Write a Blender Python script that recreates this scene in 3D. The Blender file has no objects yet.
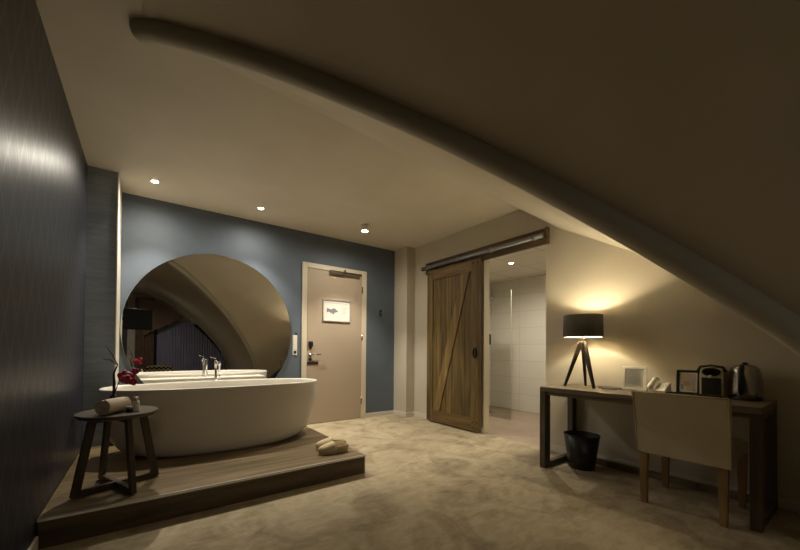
import bpy, bmesh, math, random
from mathutils import Vector, Matrix, Quaternion
random.seed(4)
scene = bpy.context.scene
COL = scene.collection
PI = math.pi

# ------------------------------------------------------------------ camera
FPX, CAMH, CX, HY = 338.16, 1.075, 376.94, 345.94
yaw, pit, rol = 0.6003, 0.0123, 0.0085
S_, C_ = math.sin(yaw), math.cos(yaw)
F0 = Vector((S_, C_, 0)); R0 = Vector((C_, -S_, 0)); U0 = Vector((0, 0, 1))
Fw = F0*math.cos(pit) + U0*math.sin(pit); U1 = U0*math.cos(pit) - F0*math.sin(pit)
Rt = R0*math.cos(rol) + U1*math.sin(rol); Up = -R0*math.sin(rol) + U1*math.cos(rol)
cd = bpy.data.cameras.new('camera'); cam = bpy.data.objects.new('camera', cd); COL.objects.link(cam)
m = Matrix((Rt, Up, -Fw)).transposed().to_4x4(); m.translation = (0, 0, CAMH); cam.matrix_world = m
cd.sensor_width = 36; cd.sensor_fit = 'HORIZONTAL'; cd.lens = FPX/800*36
cd.shift_x = (400-CX)/800; cd.shift_y = (HY-275)/800
cd.clip_start = 0.02; cd.clip_end = 60
scene.camera = cam

# ------------------------------------------------------------------ world, exposure
w = bpy.data.worlds.new('world'); scene.world = w; w.use_nodes = True
w.node_tree.nodes['Background'].inputs[0].default_value = (0.02, 0.03, 0.06, 1)
w.node_tree.nodes['Background'].inputs[1].default_value = 0.3
scene.view_settings.view_transform = 'Standard'
scene.view_settings.look = 'None'
scene.view_settings.gamma = 1
scene.view_settings.use_curve_mapping = False
scene.view_settings.exposure = 1.13

def lamp(name, kind, loc, energy, color, size=.03, direction=(0, 0, -1), angle=100, blend=.8):
    d = bpy.data.lights.new(name, kind); d.energy = energy; d.color = color
    if kind == 'SPOT':
        d.spot_size = math.radians(angle); d.spot_blend = blend; d.shadow_soft_size = size
    elif kind == 'POINT': d.shadow_soft_size = size
    o = bpy.data.objects.new(name, d); COL.objects.link(o); o.location = loc
    o.rotation_euler = Vector(direction).to_track_quat('-Z', 'Y').to_euler()
    return o
WARM = (1.0, 0.93, 0.80)
WARMER = (1.0, 0.91, 0.66)
SPOT = 54
for px_, py_, pz_, k_ in ((0.056, 4.074, 2.735, 1), (1.118, 4.113, 2.735, 1), (2.43, 3.86, 2.655, 1.15)):
    lamp('downlight_beam', 'SPOT', (px_, py_, pz_), SPOT*k_, WARM, angle=90, blend=.6)
    lamp('downlight_spill', 'SPOT', (px_, py_, pz_), 15*k_, WARM, angle=176, blend=1)
lamp('desk_lamp_bulb_light', 'POINT', (3.37, 1.52, 1.31), 30, WARMER, size=.03)
lamp('bathroom_beam', 'SPOT', (4.46, 3.01, 2.35), 38, (1, .92, .80), angle=172, blend=1)
lamp('bathroom_beam', 'SPOT', (4.6, 1.9, 2.35), 26, (1, .92, .80), angle=172, blend=1)
lamp('rear_fill_beam', 'SPOT', (-.27, -1.9, 2.735), 25, WARM, angle=170, blend=1)  # added fill from behind the camera, brightens the slope and chair back

# ------------------------------------------------------------------ materials
def srgb(r, g, b):
    f = lambda c: (c/255/12.92) if c/255 <= .04045 else ((c/255+.055)/1.055)**2.4
    return (f(r), f(g), f(b), 1)
class NT:
    def __init__(s, name):
        s.m = bpy.data.materials.new(name); s.m.use_nodes = True
        s.t = s.m.node_tree; s.n = s.t.nodes; s.l = s.t.links
        s.b = s.n['Principled BSDF']
    def add(s, typ, **k):
        x = s.n.new(typ)
        for a, v in k.items(): setattr(x, a, v)
        return x
    def link(s, a, b): s.l.new(a, b)
def mat(name, col, rough=.6, metal=0, emis=None, estr=0, coat=0, spec=None, trans=0, sheen=0):
    t = NT(name); b = t.b
    b.inputs['Base Color'].default_value = col; b.inputs['Roughness'].default_value = rough
    b.inputs['Metallic'].default_value = metal
    if emis: b.inputs['Emission Color'].default_value = emis; b.inputs['Emission Strength'].default_value = estr
    if coat: b.inputs['Coat Weight'].default_value = coat
    if spec is not None: b.inputs['Specular IOR Level'].default_value = spec
    if trans: b.inputs['Transmission Weight'].default_value = trans
    if sheen: b.inputs['Sheen Weight'].default_value = sheen
    return t.m
def coords(t, scale=(1, 1, 1), rot=(0, 0, 0)):
    tc = t.add('ShaderNodeTexCoord'); mp = t.add('ShaderNodeMapping')
    mp.inputs['Scale'].default_value = scale; mp.inputs['Rotation'].default_value = rot
    t.link(tc.outputs['Object'], mp.inputs['Vector']); return mp.outputs['Vector']
def noise(t, vec, scale, detail=3, rough=.5, dist=0):
    n = t.add('ShaderNodeTexNoise'); n.inputs['Scale'].default_value = scale
    n.inputs['Detail'].default_value = detail; n.inputs['Roughness'].default_value = rough
    n.inputs['Distortion'].default_value = dist
    t.link(vec, n.inputs['Vector']); return n.outputs['Fac']
def ramp(t, fac, stops):
    r = t.add('ShaderNodeValToRGB'); e = r.color_ramp.elements
    while len(e) < len(stops): e.new(.5)
    for x, (p, c) in zip(e, stops): x.position = p; x.color = c
    t.link(fac, r.inputs['Fac']); return r.outputs['Color']
def mix(t, fac, a, b, mode='MIX'):
    mx = t.add('ShaderNodeMix', data_type='RGBA', blend_type=mode)
    if isinstance(fac, (int, float)): mx.inputs[0].default_value = fac
    else: t.link(fac, mx.inputs[0])
    for i, v in ((6, a), (7, b)):
        if isinstance(v, tuple): mx.inputs[i].default_value = v
        else: t.link(v, mx.inputs[i])
    return mx.outputs[2]
def bump(t, h, strength=.3, dist=.01, prev=None):
    b = t.add('ShaderNodeBump'); b.inputs['Strength'].default_value = strength; b.inputs['Distance'].default_value = dist
    t.link(h, b.inputs['Height'])
    if prev is not None: t.link(prev, b.inputs['Normal'])
    t.link(b.outputs['Normal'], t.b.inputs['Normal']); return b.outputs['Normal']
def plaster(name, a, b, rough=.75, sc=2.0, bs=.12):
    t = NT(name); v = coords(t); n = noise(t, v, sc, 4)
    t.link(ramp(t, n, [(.35, a), (.65, b)]), t.b.inputs['Base Color'])
    t.b.inputs['Roughness'].default_value = rough
    bump(t, noise(t, v, 160, 3), bs, .002); return t.m
def wood(name, dark, light, axis='X', scale=1.0, rough=.5, planks=None, plank_axis='Y', spec=.4, streak=14):
    """grain runs along axis; planks = width of boards across plank_axis"""
    t = NT(name)
    sc = {'X': (1.2, streak, streak), 'Y': (streak, 1.2, streak), 'Z': (streak, streak, 1.2)}[axis]
    v = coords(t, tuple(q*scale for q in sc))
    vec = v
    if planks:
        tc = t.add('ShaderNodeTexCoord'); sp = t.add('ShaderNodeSeparateXYZ'); t.link(tc.outputs['Object'], sp.inputs[0])
        dv = t.add('ShaderNodeMath', operation='DIVIDE'); t.link(sp.outputs[plank_axis], dv.inputs[0]); dv.inputs[1].default_value = planks
        fl = t.add('ShaderNodeMath', operation='FLOOR'); t.link(dv.outputs[0], fl.inputs[0])
        wn = t.add('ShaderNodeTexWhiteNoise', noise_dimensions='1D'); t.link(fl.outputs[0], wn.inputs['W'])
        va = t.add('ShaderNodeVectorMath', operation='SCALE'); t.link(wn.outputs['Color'], va.inputs[0]); va.inputs['Scale'].default_value = 40
        vb = t.add('ShaderNodeVectorMath', operation='ADD'); t.link(v, vb.inputs[0]); t.link(va.outputs[0], vb.inputs[1]); vec = vb.outputs[0]
        fr = t.add('ShaderNodeMath', operation='FRACT'); t.link(dv.outputs[0], fr.inputs[0])
        a1 = t.add('ShaderNodeMath', operation='SUBTRACT'); t.link(fr.outputs[0], a1.inputs[0]); a1.inputs[1].default_value = .5
        a2 = t.add('ShaderNodeMath', operation='ABSOLUTE'); t.link(a1.outputs[0], a2.inputs[0])
        gp = t.add('ShaderNodeMath', operation='GREATER_THAN'); t.link(a2.outputs[0], gp.inputs[0]); gp.inputs[1].default_value = .5-.0025/planks
    n = noise(t, vec, 1.0, 5, .6, .6)
    c = ramp(t, n, [(.3, dark), (.55, tuple((x+y)/2 for x, y in zip(dark, light))), (.75, light)])
    if planks:
        tint = t.add('ShaderNodeMapRange'); t.link(wn.outputs['Value'], tint.inputs[0]); tint.inputs[3].default_value = .65; tint.inputs[4].default_value = 1.15
        vs = t.add('ShaderNodeVectorMath', operation='SCALE'); t.link(c, vs.inputs[0]); t.link(tint.outputs[0], vs.inputs['Scale'])
        c = mix(t, gp.outputs[0], vs.outputs[0], (dark[0]*.25, dark[1]*.25, dark[2]*.25, 1))
    t.link(c, t.b.inputs['Base Color']); t.b.inputs['Roughness'].default_value = rough
    t.b.inputs['Specular IOR Level'].default_value = spec
    bump(t, n, .25, .002); return t.m

M = {}
M['ceiling'] = plaster('ceiling_plaster', srgb(200, 190, 170), srgb(207, 197, 178), .6)
M['vault'] = plaster('vault_plaster', srgb(196, 184, 160), srgb(203, 191, 168), .8)
M['bead'] = plaster('bead_plaster', srgb(168, 161, 143), srgb(176, 169, 151), .7)
M['cream_wall'] = plaster('cream_wall', srgb(188, 179, 160), srgb(194, 185, 167), .8)
M['blue_wall'] = plaster('blue_wall', srgb(86, 95, 105), srgb(92, 101, 111), .6)
M['white_trim'] = mat('white_trim', srgb(205, 198, 184), .45)
M['frame_cream'] = mat('frame_cream', srgb(205, 193, 168), .4)
M['leaf_taupe'] = mat('leaf_taupe', srgb(172, 154, 132), .45)
M['chrome'] = mat('chrome', (.75, .75, .75, 1), .12, 1)
M['steel'] = mat('brushed_steel', (.42, .40, .37, 1), .2, 1)
M['galv'] = mat('galvanised', (.30, .31, .32, 1), .55, .9)
M['alu'] = mat('aluminium_edge', (.75, .73, .7, 1), .3, .8)
M['black'] = mat('black_plastic', (.012, .012, .012, 1), .4)
M['black_gloss'] = mat('black_gloss', (.01, .01, .01, 1), .12)
M['iron'] = mat('black_iron', (.02, .018, .016, 1), .5, .4)
M['tub'] = mat('tub_stone', srgb(212, 206, 194), .28)
M['ledge'] = mat('ledge_white', srgb(222, 214, 198), .4)
M['white'] = mat('white_plastic', srgb(228, 222, 208), .35)
M['paper'] = mat('paper', srgb(225, 220, 208), .8)
M['ink'] = mat('ink', srgb(128, 129, 134), .8)
M['mirror'] = mat('mirror_silver', (.86, .86, .84, 1), 0.0, 1)
M['orchid'] = mat('orchid_petal', srgb(170, 24, 60), .5, sheen=.3)
M['orchid_lip'] = mat('orchid_lip', srgb(150, 60, 60), .5)
M['stem'] = mat('stem_green', srgb(40, 42, 22), .6)
M['vase'] = mat('vase_black', (.01, .012, .016, 1), .15)
M['gold'] = mat('brass', (.75, .5, .2, 1), .3, 1)
M['glow'] = mat('lamp_glow', (1, 1, 1, 1), .5, emis=(1, .86, .66, 1), estr=40)
M['bulb'] = mat('bulb_glow', (1, 1, 1, 1), .5, emis=(1, .72, .38, 1), estr=25)
M['tv'] = mat('tv_screen', (.012, .013, .015, 1), .5)
M['cushion_dark'] = mat('cushion_brown', srgb(70, 50, 36), .9)

def fabric(name, a, b, sc=220, rough=.9, weave=True):
    t = NT(name); v = coords(t); n = noise(t, v, 3, 3)
    t.link(ramp(t, n, [(.3, a), (.7, b)]), t.b.inputs['Base Color']); t.b.inputs['Roughness'].default_value = rough
    bump(t, noise(t, v, sc, 2), .35, .003); return t.m
M['towel'] = fabric('towel_terry', srgb(206, 190, 168), srgb(218, 202, 181), 140)
M['slipper'] = fabric('slipper_terry', srgb(196, 178, 140), srgb(208, 190, 152), 200)
M['chair_fabric'] = fabric('chair_leatherette', srgb(176, 164, 134), srgb(184, 172, 143), 60, .55)
M['shade'] = fabric('shade_black', srgb(84, 80, 72), srgb(100, 95, 86), 300)
M['shade_in'] = mat('shade_lining', srgb(235, 225, 200), .7)
M['sheer'] = fabric('sheer_curtain', srgb(130, 128, 150), srgb(138, 136, 158), 80)
M['curtain'] = fabric('heavy_curtain', srgb(98, 78, 64), srgb(118, 95, 78), 90)

# carpet
t = NT('carpet'); v = coords(t)
n1 = noise(t, coords(t, (1, 1.0, 1), (0, 0, .6)), 2.4, 5, .62, 1.2)
n2 = noise(t, coords(t, (.8, 2.2, 1), (0, 0, -.5)), 9, 5, .65, .8)
c = ramp(t, n1, [(.36, srgb(132, 118, 93)), (.46, srgb(162, 147, 118)), (.56, srgb(182, 167, 137)), (.7, srgb(168, 153, 123))])
c = mix(t, .35, c, ramp(t, n2, [(.3, srgb(134, 119, 96)), (.7, srgb(200, 185, 158))]))
t.link(c, t.b.inputs['Base Color']); t.b.inputs['Roughness'].default_value = .95
t.b.inputs['Specular IOR Level'].default_value = .1
bp_ = bump(t, noise(t, v, 320, 3, .7), .6, .006); bump(t, n1, .4, .03, bp_)
M['carpet'] = t.m
# bathroom floor
M['bath_floor'] = plaster('bath_floor_tile', srgb(150, 132, 112), srgb(160, 142, 122), .45, 4)
# tiles
def tiles(name, base, grout, w_, h_, plane, rough=.25, mortar=.006, offset=0.0):
    t = NT(name)
    rot = {'XY': (0, 0, 0), 'YZ': None, 'XZ': None}[plane] if plane == 'XY' else None
    tc = t.add('ShaderNodeTexCoord'); sp = t.add('ShaderNodeSeparateXYZ'); t.link(tc.outputs['Object'], sp.inputs[0])
    cb = t.add('ShaderNodeCombineXYZ')
    t.link(sp.outputs[plane[0]], cb.inputs[0]); t.link(sp.outputs[plane[1]], cb.inputs[1])
    br = t.add('ShaderNodeTexBrick', offset=offset); br.inputs['Scale'].default_value = 1
    br.inputs['Brick Width'].default_value = w_; br.inputs['Row Height'].default_value = h_
    br.inputs['Mortar Size'].default_value = mortar; br.inputs['Mortar Smooth'].default_value = .2
    br.inputs['Color1'].default_value = base; br.inputs['Color2'].default_value = tuple(x*.96 for x in base[:3])+(1,)
    br.inputs['Mortar'].default_value = grout
    t.link(cb.outputs[0], br.inputs['Vector']); t.link(br.outputs['Color'], t.b.inputs['Base Color'])
    t.b.inputs['Roughness'].default_value = rough
    inv = t.add('ShaderNodeMath', operation='SUBTRACT'); inv.inputs[0].default_value = 1; t.link(br.outputs['Fac'], inv.inputs[1])
    bump(t, inv.outputs[0], .4, .003); return t.m
M['tile_yz'] = tiles('wall_tile_back', srgb(208, 203, 188), srgb(184, 178, 162), .9, .30, 'YZ', mortar=.004)
M['tile_xz'] = tiles('wall_tile_side', srgb(208, 203, 188), srgb(184, 178, 162), .9, .30, 'XZ', mortar=.004)
M['panel_ceiling'] = tiles('ceiling_panels', srgb(205, 196, 178), srgb(160, 152, 136), .6, .6, 'XY', .7, .008)
# wallpaper: dark blue with slim interlocking diamonds
t = NT('navy_wallpaper')
tc = t.add('ShaderNodeTexCoord'); sp = t.add('ShaderNodeSeparateXYZ'); t.link(tc.outputs['Object'], sp.inputs[0])
def M2(op, a, b=None, c=None):
    x = t.add('ShaderNodeMath', operation=op)
    for i, q in enumerate((a, b, c)):
        if q is None: continue
        if isinstance(q, (int, float)): x.inputs[i].default_value = q
        else: t.link(q, x.inputs[i])
    return x.outputs[0]
u = M2('MULTIPLY', sp.outputs['Y'], 1/.15); vv = M2('MULTIPLY', sp.outputs['Z'], 1/.34)
d1 = M2('ABSOLUTE', M2('SUBTRACT', M2('FRACT', M2('ADD', u, vv)), .5))
d2 = M2('ABSOLUTE', M2('SUBTRACT', M2('FRACT', M2('SUBTRACT', u, vv)), .5))
ln = M2('SMOOTH_MIN', d1, d2, .05)
ln2 = M2('LESS_THAN', M2('MINIMUM', d1, d2), .065)
d3 = M2('ABSOLUTE', M2('SUBTRACT', M2('FRACT', M2('ADD', M2('MULTIPLY', u, 2.0), M2('MULTIPLY', vv, 2.0))), .5))
fine = M2('MULTIPLY', M2('LESS_THAN', d3, .1), .4)
pat = M2('MAXIMUM', ln2, fine)
base = mix(t, pat, srgb(34, 35, 44), srgb(60, 59, 69))
nz = noise(t, coords(t, (1, 60, 2)), 3, 3)
base = mix(t, M2('MULTIPLY', nz, .4), base, srgb(26, 26, 38))
t.link(base, t.b.inputs['Base Color'])
t.link(M2('MULTIPLY_ADD', pat, -.03, .39), t.b.inputs['Roughness'])
t.b.inputs['Specular IOR Level'].default_value = .45
bump(t, pat, .15, .001)
M['wallpaper'] = t.m
# blue-grey pier board
t = NT('pier_board'); n = noise(t, coords(t, (1.5, 1.5, 18)), 1.5, 4, .6, .5)
t.link(ramp(t, n, [(.35, srgb(138, 149, 158)), (.65, srgb(158, 168, 176))]), t.b.inputs['Base Color']); t.b.inputs['Roughness'].default_value = .35
bump(t, n, .3, .003); M['pier_board'] = t.m
# glass
t = NT('clear_glass'); t.b.inputs['Base Color'].default_value = (.98, .99, .985, 1); t.b.inputs['Roughness'].default_value = 0
t.b.inputs['Transmission Weight'].default_value = 1; t.b.inputs['IOR'].default_value = 1.02; M['glass'] = t.m
M['glass_edge'] = mat('glass_edge', srgb(165, 168, 152), .2)
# woods
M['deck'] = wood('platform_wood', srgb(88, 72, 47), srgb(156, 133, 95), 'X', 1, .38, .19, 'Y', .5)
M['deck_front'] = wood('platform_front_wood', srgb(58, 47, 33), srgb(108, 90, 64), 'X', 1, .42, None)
M['dark_wood'] = wood('dark_walnut', srgb(54, 44, 34), srgb(88, 74, 58), 'Z', 1, .45)
M['dark_wood_h'] = wood('dark_walnut_top', srgb(60, 50, 39), srgb(98, 84, 66), 'X', 1, .4)
M['desk_wood'] = wood('desk_wood', srgb(84, 73, 56), srgb(128, 114, 90), 'Y', 1, .45)
M['desk_wood_z'] = wood('desk_leg_wood', srgb(62, 53, 41), srgb(98, 86, 68), 'Z', 1, .5)
M['barn_v'] = wood('barn_planks', srgb(74, 58, 30), srgb(146, 122, 74), 'Z', 1, .6, .115, 'Y', .3, 18)
M['barn_stile'] = wood('barn_stile', srgb(70, 56, 30), srgb(130, 108, 66), 'Z', 1, .6, None, 'Y', .3, 18)
M['barn_rail'] = wood('barn_rail', srgb(78, 60, 34), srgb(138, 112, 70), 'Y', 1, .6, None, 'Y', .3, 18)
M['barn_brace'] = wood('barn_brace', srgb(92, 72, 40), srgb(154, 128, 80), 'Z', 1, .6, None, 'Y', .3, 18)
M['header'] = wood('header_wood', srgb(62, 48, 28), srgb(108, 86, 54), 'Y', 1, .6)
M['oak_leg'] = wood('oak_leg', srgb(112, 86, 52), srgb(156, 124, 80), 'Z', 1, .45)
M['lamp_wood'] = wood('lamp_leg_wood', srgb(40, 32, 26), srgb(70, 57, 46), 'Z', 1, .5)

# ------------------------------------------------------------------ mesh helpers (all in world coordinates)
class MB:
    def __init__(s): s.bm = bmesh.new()
    def box(s, lo, hi, bev=0.0, rz=0, pivot=None, seg=1):
        b = bmesh.new(); bmesh.ops.create_cube(b, size=1)
        c = [(lo[i]+hi[i])/2 for i in range(3)]; d = [hi[i]-lo[i] for i in range(3)]
        for v in b.verts: v.co = Vector([c[i]+v.co[i]*d[i] for i in range(3)])
        if bev: bmesh.ops.bevel(b, geom=list(b.edges), offset=bev, segments=seg+1, affect='EDGES', profile=.5)
        if rz:
            p = Vector(pivot if pivot else c)
            bmesh.ops.rotate(b, verts=b.verts, cent=p, matrix=Matrix.Rotation(rz, 3, 'Z'))
        s.merge(b); return s
    def merge(s, b, smooth=False):
        vm = {}
        for v in b.verts: vm[v] = s.bm.verts.new(v.co)
        for f in b.faces:
            nf = s.bm.faces.new([vm[v] for v in f.verts]); nf.smooth = smooth or f.smooth
        b.free()
    def loft(s, rings, cap0=True, cap1=True, smooth=True, closed=False):
        R = [[s.bm.verts.new(p) for p in r] for r in rings]
        n = len(R[0])
        prs = list(zip(R, R[1:])) + ([(R[-1], R[0])] if closed else [])
        for a, b in prs:
            for i in range(n):
                j = (i+1) % n
                f = s.bm.faces.new((a[i], a[j], b[j], b[i])); f.smooth = smooth
        if not closed:
            if cap0: f = s.bm.faces.new(list(reversed(R[0]))); f.smooth = False
            if cap1: f = s.bm.faces.new(R[-1]); f.smooth = False
        return s
    def lathe(s, c, prof, n=32, cap0=True, cap1=True, sx=1, sy=1, smooth=True, axis='Z'):
        rings = []
        for r, z in prof:
            ring = []
            for k in range(n):
                a = 2*PI*k/n; x, y = r*math.cos(a)*sx, r*math.sin(a)*sy
                p = {'Z': (x, y, z), 'X': (z, x, y), 'Y': (y, z, x)}[axis]
                ring.append(Vector(c)+Vector(p))
            rings.append(ring)
        return s.loft(rings, cap0, cap1, smooth)
    def tube(s, pts, r, n=12, caps=True, smooth=True, flat=1.0):
        pts = [Vector(p) for p in pts]
        rr = r if isinstance(r, (list, tuple)) else [r]*len(pts)
        rings = []; up = Vector((0, 0, 1))
        tprev = None
        for i, p in enumerate(pts):
            tg = (pts[min(i+1, len(pts)-1)] - pts[max(i-1, 0)]).normalized()
            if tprev is None:
                ref = up if abs(tg.z) < .9 else Vector((1, 0, 0))
                nx = tg.cross(ref).normalized()
            else:
                nx = (nx - tg*nx.dot(tg)).normalized()
            ny = tg.cross(nx); tprev = tg
            rings.append([p + nx*rr[i]*math.cos(2*PI*k/n) + ny*rr[i]*flat*math.sin(2*PI*k/n) for k in range(n)])
        return s.loft(rings, caps, caps, smooth)
    def beam(s, a, b, w, h, w2=None, h2=None, side=None, bev=0):
        """rectangular bar a->b; w along 'side', h across; may taper"""
        a, b = Vector(a), Vector(b); d = (b-a).normalized()
        sd = Vector(side) if side else d.cross(Vector((0, 0, 1)))
        sd = (sd - d*sd.dot(d)).normalized(); o = d.cross(sd)
        w2 = w2 or w; h2 = h2 or h
        r = []
        for p, ww, hh in ((a, w, h), (b, w2, h2)):
            r.append([p+sd*ww/2+o*hh/2, p-sd*ww/2+o*hh/2, p-sd*ww/2-o*hh/2, p+sd*ww/2-o*hh/2])
        s.loft(r, smooth=False); return s
    def leg(s, a, b, w, h, w2=None, h2=None):
        """bar with horizontal ends, section w (x) by h (y)"""
        w2 = w2 or w; h2 = h2 or h; r = []
        for p, ww, hh in ((a, w, h), (b, w2, h2)):
            p = Vector(p)
            r.append([p+Vector((ww/2, hh/2, 0)), p+Vector((-ww/2, hh/2, 0)), p+Vector((-ww/2, -hh/2, 0)), p+Vector((ww/2, -hh/2, 0))])
        s.loft(r, smooth=False); return s
    def poly(s, pts, smooth=False):
        f = s.bm.faces.new([s.bm.verts.new(p) for p in pts]); f.smooth = smooth; return s
    def prism(s, pts, z0, z1):
        s.loft([[Vector((x, y, z0)) for x, y in pts], [Vector((x, y, z1)) for x, y in pts]], smooth=False); return s
    def grid(s, rows, smooth=True):
        R = [[s.bm.verts.new(p) for p in r] for r in rows]
        for a, b in zip(R, R[1:]):
            for i in range(len(a)-1):
                f = s.bm.faces.new((a[i], a[i+1], b[i+1], b[i])); f.smooth = smooth
        return s
    def blob(s, c, r, sub=3, rot=None):
        b = bmesh.new(); bmesh.ops.create_icosphere(b, subdivisions=sub, radius=1)
        for v in b.verts: v.co = Vector((v.co.x*r[0], v.co.y*r[1], v.co.z*r[2]))
        if rot: bmesh.ops.rotate(b, verts=b.verts, cent=(0, 0, 0), matrix=rot)
        for v in b.verts: v.co += Vector(c)
        s.merge(b, True); return s

def root_loc(p):
    return Vector(p.location) if p and p.type == 'EMPTY' else (Vector(p['_o']) if p else Vector((0, 0, 0)))
def obj(name, mb, material, parent=None, origin=None, bevel=0, fix=True):
    o_ = Vector(origin) if origin is not None else (root_loc(parent) if parent else None)
    if o_ is None:
        xs = [v.co for v in mb.bm.verts]
        o_ = Vector(((min(v.x for v in xs)+max(v.x for v in xs))/2, (min(v.y for v in xs)+max(v.y for v in xs))/2, min(v.z for v in xs)))
    if parent: o_ = root_loc(parent)
    bmesh.ops.recalc_face_normals(mb.bm, faces=mb.bm.faces)
    me = bpy.data.meshes.new(name)
    for v in mb.bm.verts: v.co -= o_
    mb.bm.to_mesh(me); mb.bm.free()
    ob = bpy.data.objects.new(name, me); COL.objects.link(ob)
    me.materials.append(material if not isinstance(material, str) else M[material])
    ob['_o'] = tuple(o_)
    if parent: ob.parent = parent
    else: ob.location = o_
    if bevel:
        b = ob.modifiers.new('bevel', 'BEVEL'); b.width = bevel; b.segments = 2; b.limit_method = 'ANGLE'; b.angle_limit = math.radians(40)
    return ob
def tag(o, label, cat, group=None):
    o['label'] = label; o['category'] = cat
    if group: o['group'] = group
    return o
def thing(name, label, cat, loc, group=None):
    o = bpy.data.objects.new(name, None); COL.objects.link(o); o.location = loc
    o.empty_display_size = .05
    return tag(o, label, cat, group)
def struct(name, mb, material, origin=(0, 0, 0)):
    o = obj(name, mb, material, origin=origin); o['kind'] = 'structure'; return o

# ------------------------------------------------------------------ the room
XL, XR, YB, ZC, YE = -0.465, 3.657, 4.576, 2.763, -3.9
struct('floor', MB().box((XL-.1, YE-.1, -.1), (XR+.005, YB+.1, 0)), 'carpet')
struct('wall_left', MB().box((XL-.1, YE, 0), (XL, YB, ZC+.1)), 'wallpaper')
struct('wall_back', MB().box((XL, YB, 0), (XR+.1, YB+.1, ZC+.1)), 'blue_wall')
DY0, DY1, DZ = 2.02, 2.875, 2.30
XW = XR+.10
wr = MB()
wr.box((XR, YE, 0), (XW, DY0, ZC+.1)); wr.box((XR, DY1, 0), (XW, YB, ZC+.1)); wr.box((XR, DY0, DZ), (XW, DY1, ZC+.1))
struct('wall_right', wr, 'cream_wall')
struct('wall_rear', MB().box((XL, YE-.1, 0), (XR+.1, YE, ZC+.1)), 'cream_wall')
# the corner pier on the right and the boxed pier on the left
struct('wall_pier_right', MB().box((3.485, 4.245, 0), (XR, YB, ZC)), 'cream_wall')
pier = struct('wall_pier_left', MB().box((XL, 4.085, 0), (-.245, YB, ZC)), 'pier_board')
struct('trim_1', MB().box((-.2455, 4.080, 0.16), (-.232, YB, ZC), .002), 'white_trim')
# baseboards
bb = MB().box((XR-.014, YE, 0), (XR, DY0, .075), .003).box((XR-.014, DY1, 0), (XR, 4.245, .075), .003)
struct('baseboard_right', bb, 'white_trim')
struct('baseboard_back', MB().box((2.91, YB-.014, 0), (3.485, YB, .06), .003), 'white_trim')
struct('baseboard_pier', MB().box((3.471, 4.231, 0), (3.485, YB-.014, .07), .003).box((3.485, 4.231, 0), (XR-.014, 4.245, .07), .003), 'white_trim')
struct('baseboard_left', MB().box((XL, YE, 0), (XL+.014, 2.49, .08), .003), 'white_trim')

# groin vault: measured hip curve (X, Y, Z)
HIP = [(-.03, 2.19, 2.715), (.163, 2.05, 2.656), (.31, 1.97, 2.618), (.47, 1.87, 2.56), (.75, 1.63, 2.39), (1.0, 1.37, 2.2),
       (1.18, 1.22, 2.07), (1.33, 1.07, 1.95), (1.53, .88, 1.78), (1.63, .77, 1.67), (1.80, .57, 1.49), (1.95, .40, 1.32), (2.17, .16, 1.06)]
HIPX = HIP + [(2.30, -.02, .86), (2.44, -.22, .58), (2.55, -.40, .30), (2.62, -.52, .0), (2.64, -.56, -.1)]
def smooth_curve(P, n=8):
    out = []; P = [Vector(p) for p in P]
    # light smoothing of the measured points, then Catmull-Rom
    for _ in range(2): P = [P[0]] + [(P[i-1]+P[i]*2+P[i+1])/4 for i in range(1, len(P)-1)] + [P[-1]]
    for i in range(len(P)-1):
        a, b, c, d = P[max(i-1, 0)], P[i], P[i+1], P[min(i+2, len(P)-1)]
        for k in range(n):
            s = k/n
            out.append(.5*((2*b)+(c-a)*s+(2*a-5*b+4*c-d)*s*s+(3*b-a-3*c+d)*s**3))
    out.append(P[-1])
    for _ in range(60): out = [out[0]] + [(out[i-1]+out[i]*2+out[i+1])/4 for i in range(1, len(out)-1)] + [out[-1]]
    return out
HC = smooth_curve(HIPX)
BR = .055
BC = [Vector((p.x-.008, p.y-.028, min(p.z+.054+.016*min(1, max(0, p.x/.6)), ZC-.010))) for p in HC]
SURF = [Vector((p.x, p.y, min(p.z+.004, ZC))) for p in BC]; SURF[0].z = ZC
GS = [Vector((p.x+.01, p.y-.01, min(p.z+.022, ZC))) for p in BC]; GS[0].z = ZC
WALLC = [Vector((XR, p.y+.20, min(ZC, max(-.3, ZC-.78*min(.45, GS[0].y-p.y)-.62*max(0, GS[0].y-p.y-.45))))) for p in GS]
Y2 = -3.25
OFF = Vector((0, 0, .06))
fv = MB(); fv.grid([[p for p in SURF], [Vector((p.x, YE, p.z)) for p in SURF]])
fv.grid([[p+OFF for p in SURF], [Vector((p.x, YE, p.z))+OFF for p in SURF]])
gv = MB(); gv.grid([GS, WALLC])
gv.grid([[p+OFF for p in GS], [p+OFF for p in WALLC]])
cl = MB()
cl.prism([(XL, YE), (SURF[0].x, YE), (SURF[0].x, SURF[0].y), (GS[0].x, GS[0].y), (XR, WALLC[0].y), (XR, YB), (XL, YB)], ZC, ZC+.1)
struct('ceiling', cl, 'ceiling')
struct('ceiling_slope', fv, 'vault'); struct('ceiling_slope', gv, 'ceiling')
# rounded bead along the hip, dome end at the top
def bead(curve, r=.053):
    pts = [Vector(p) for p in curve]
    d = (pts[0]-pts[1]).normalized()
    head = [pts[0]+d*r*math.sin(a) for a in (1.5, 1.25, .95, .6, .3)]
    rr = [r*math.cos(a) for a in (1.5, 1.25, .95, .6, .3)]
    return MB().tube(head+pts, rr+[r]*len(pts), 24)
struct('trim_2', bead(BC, BR), 'bead')
H2 = [Vector((p.x, Y2 - .25*max(0, p.x), p.z)) for p in SURF]
struct('trim_3', bead(H2, .05), 'bead')

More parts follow.
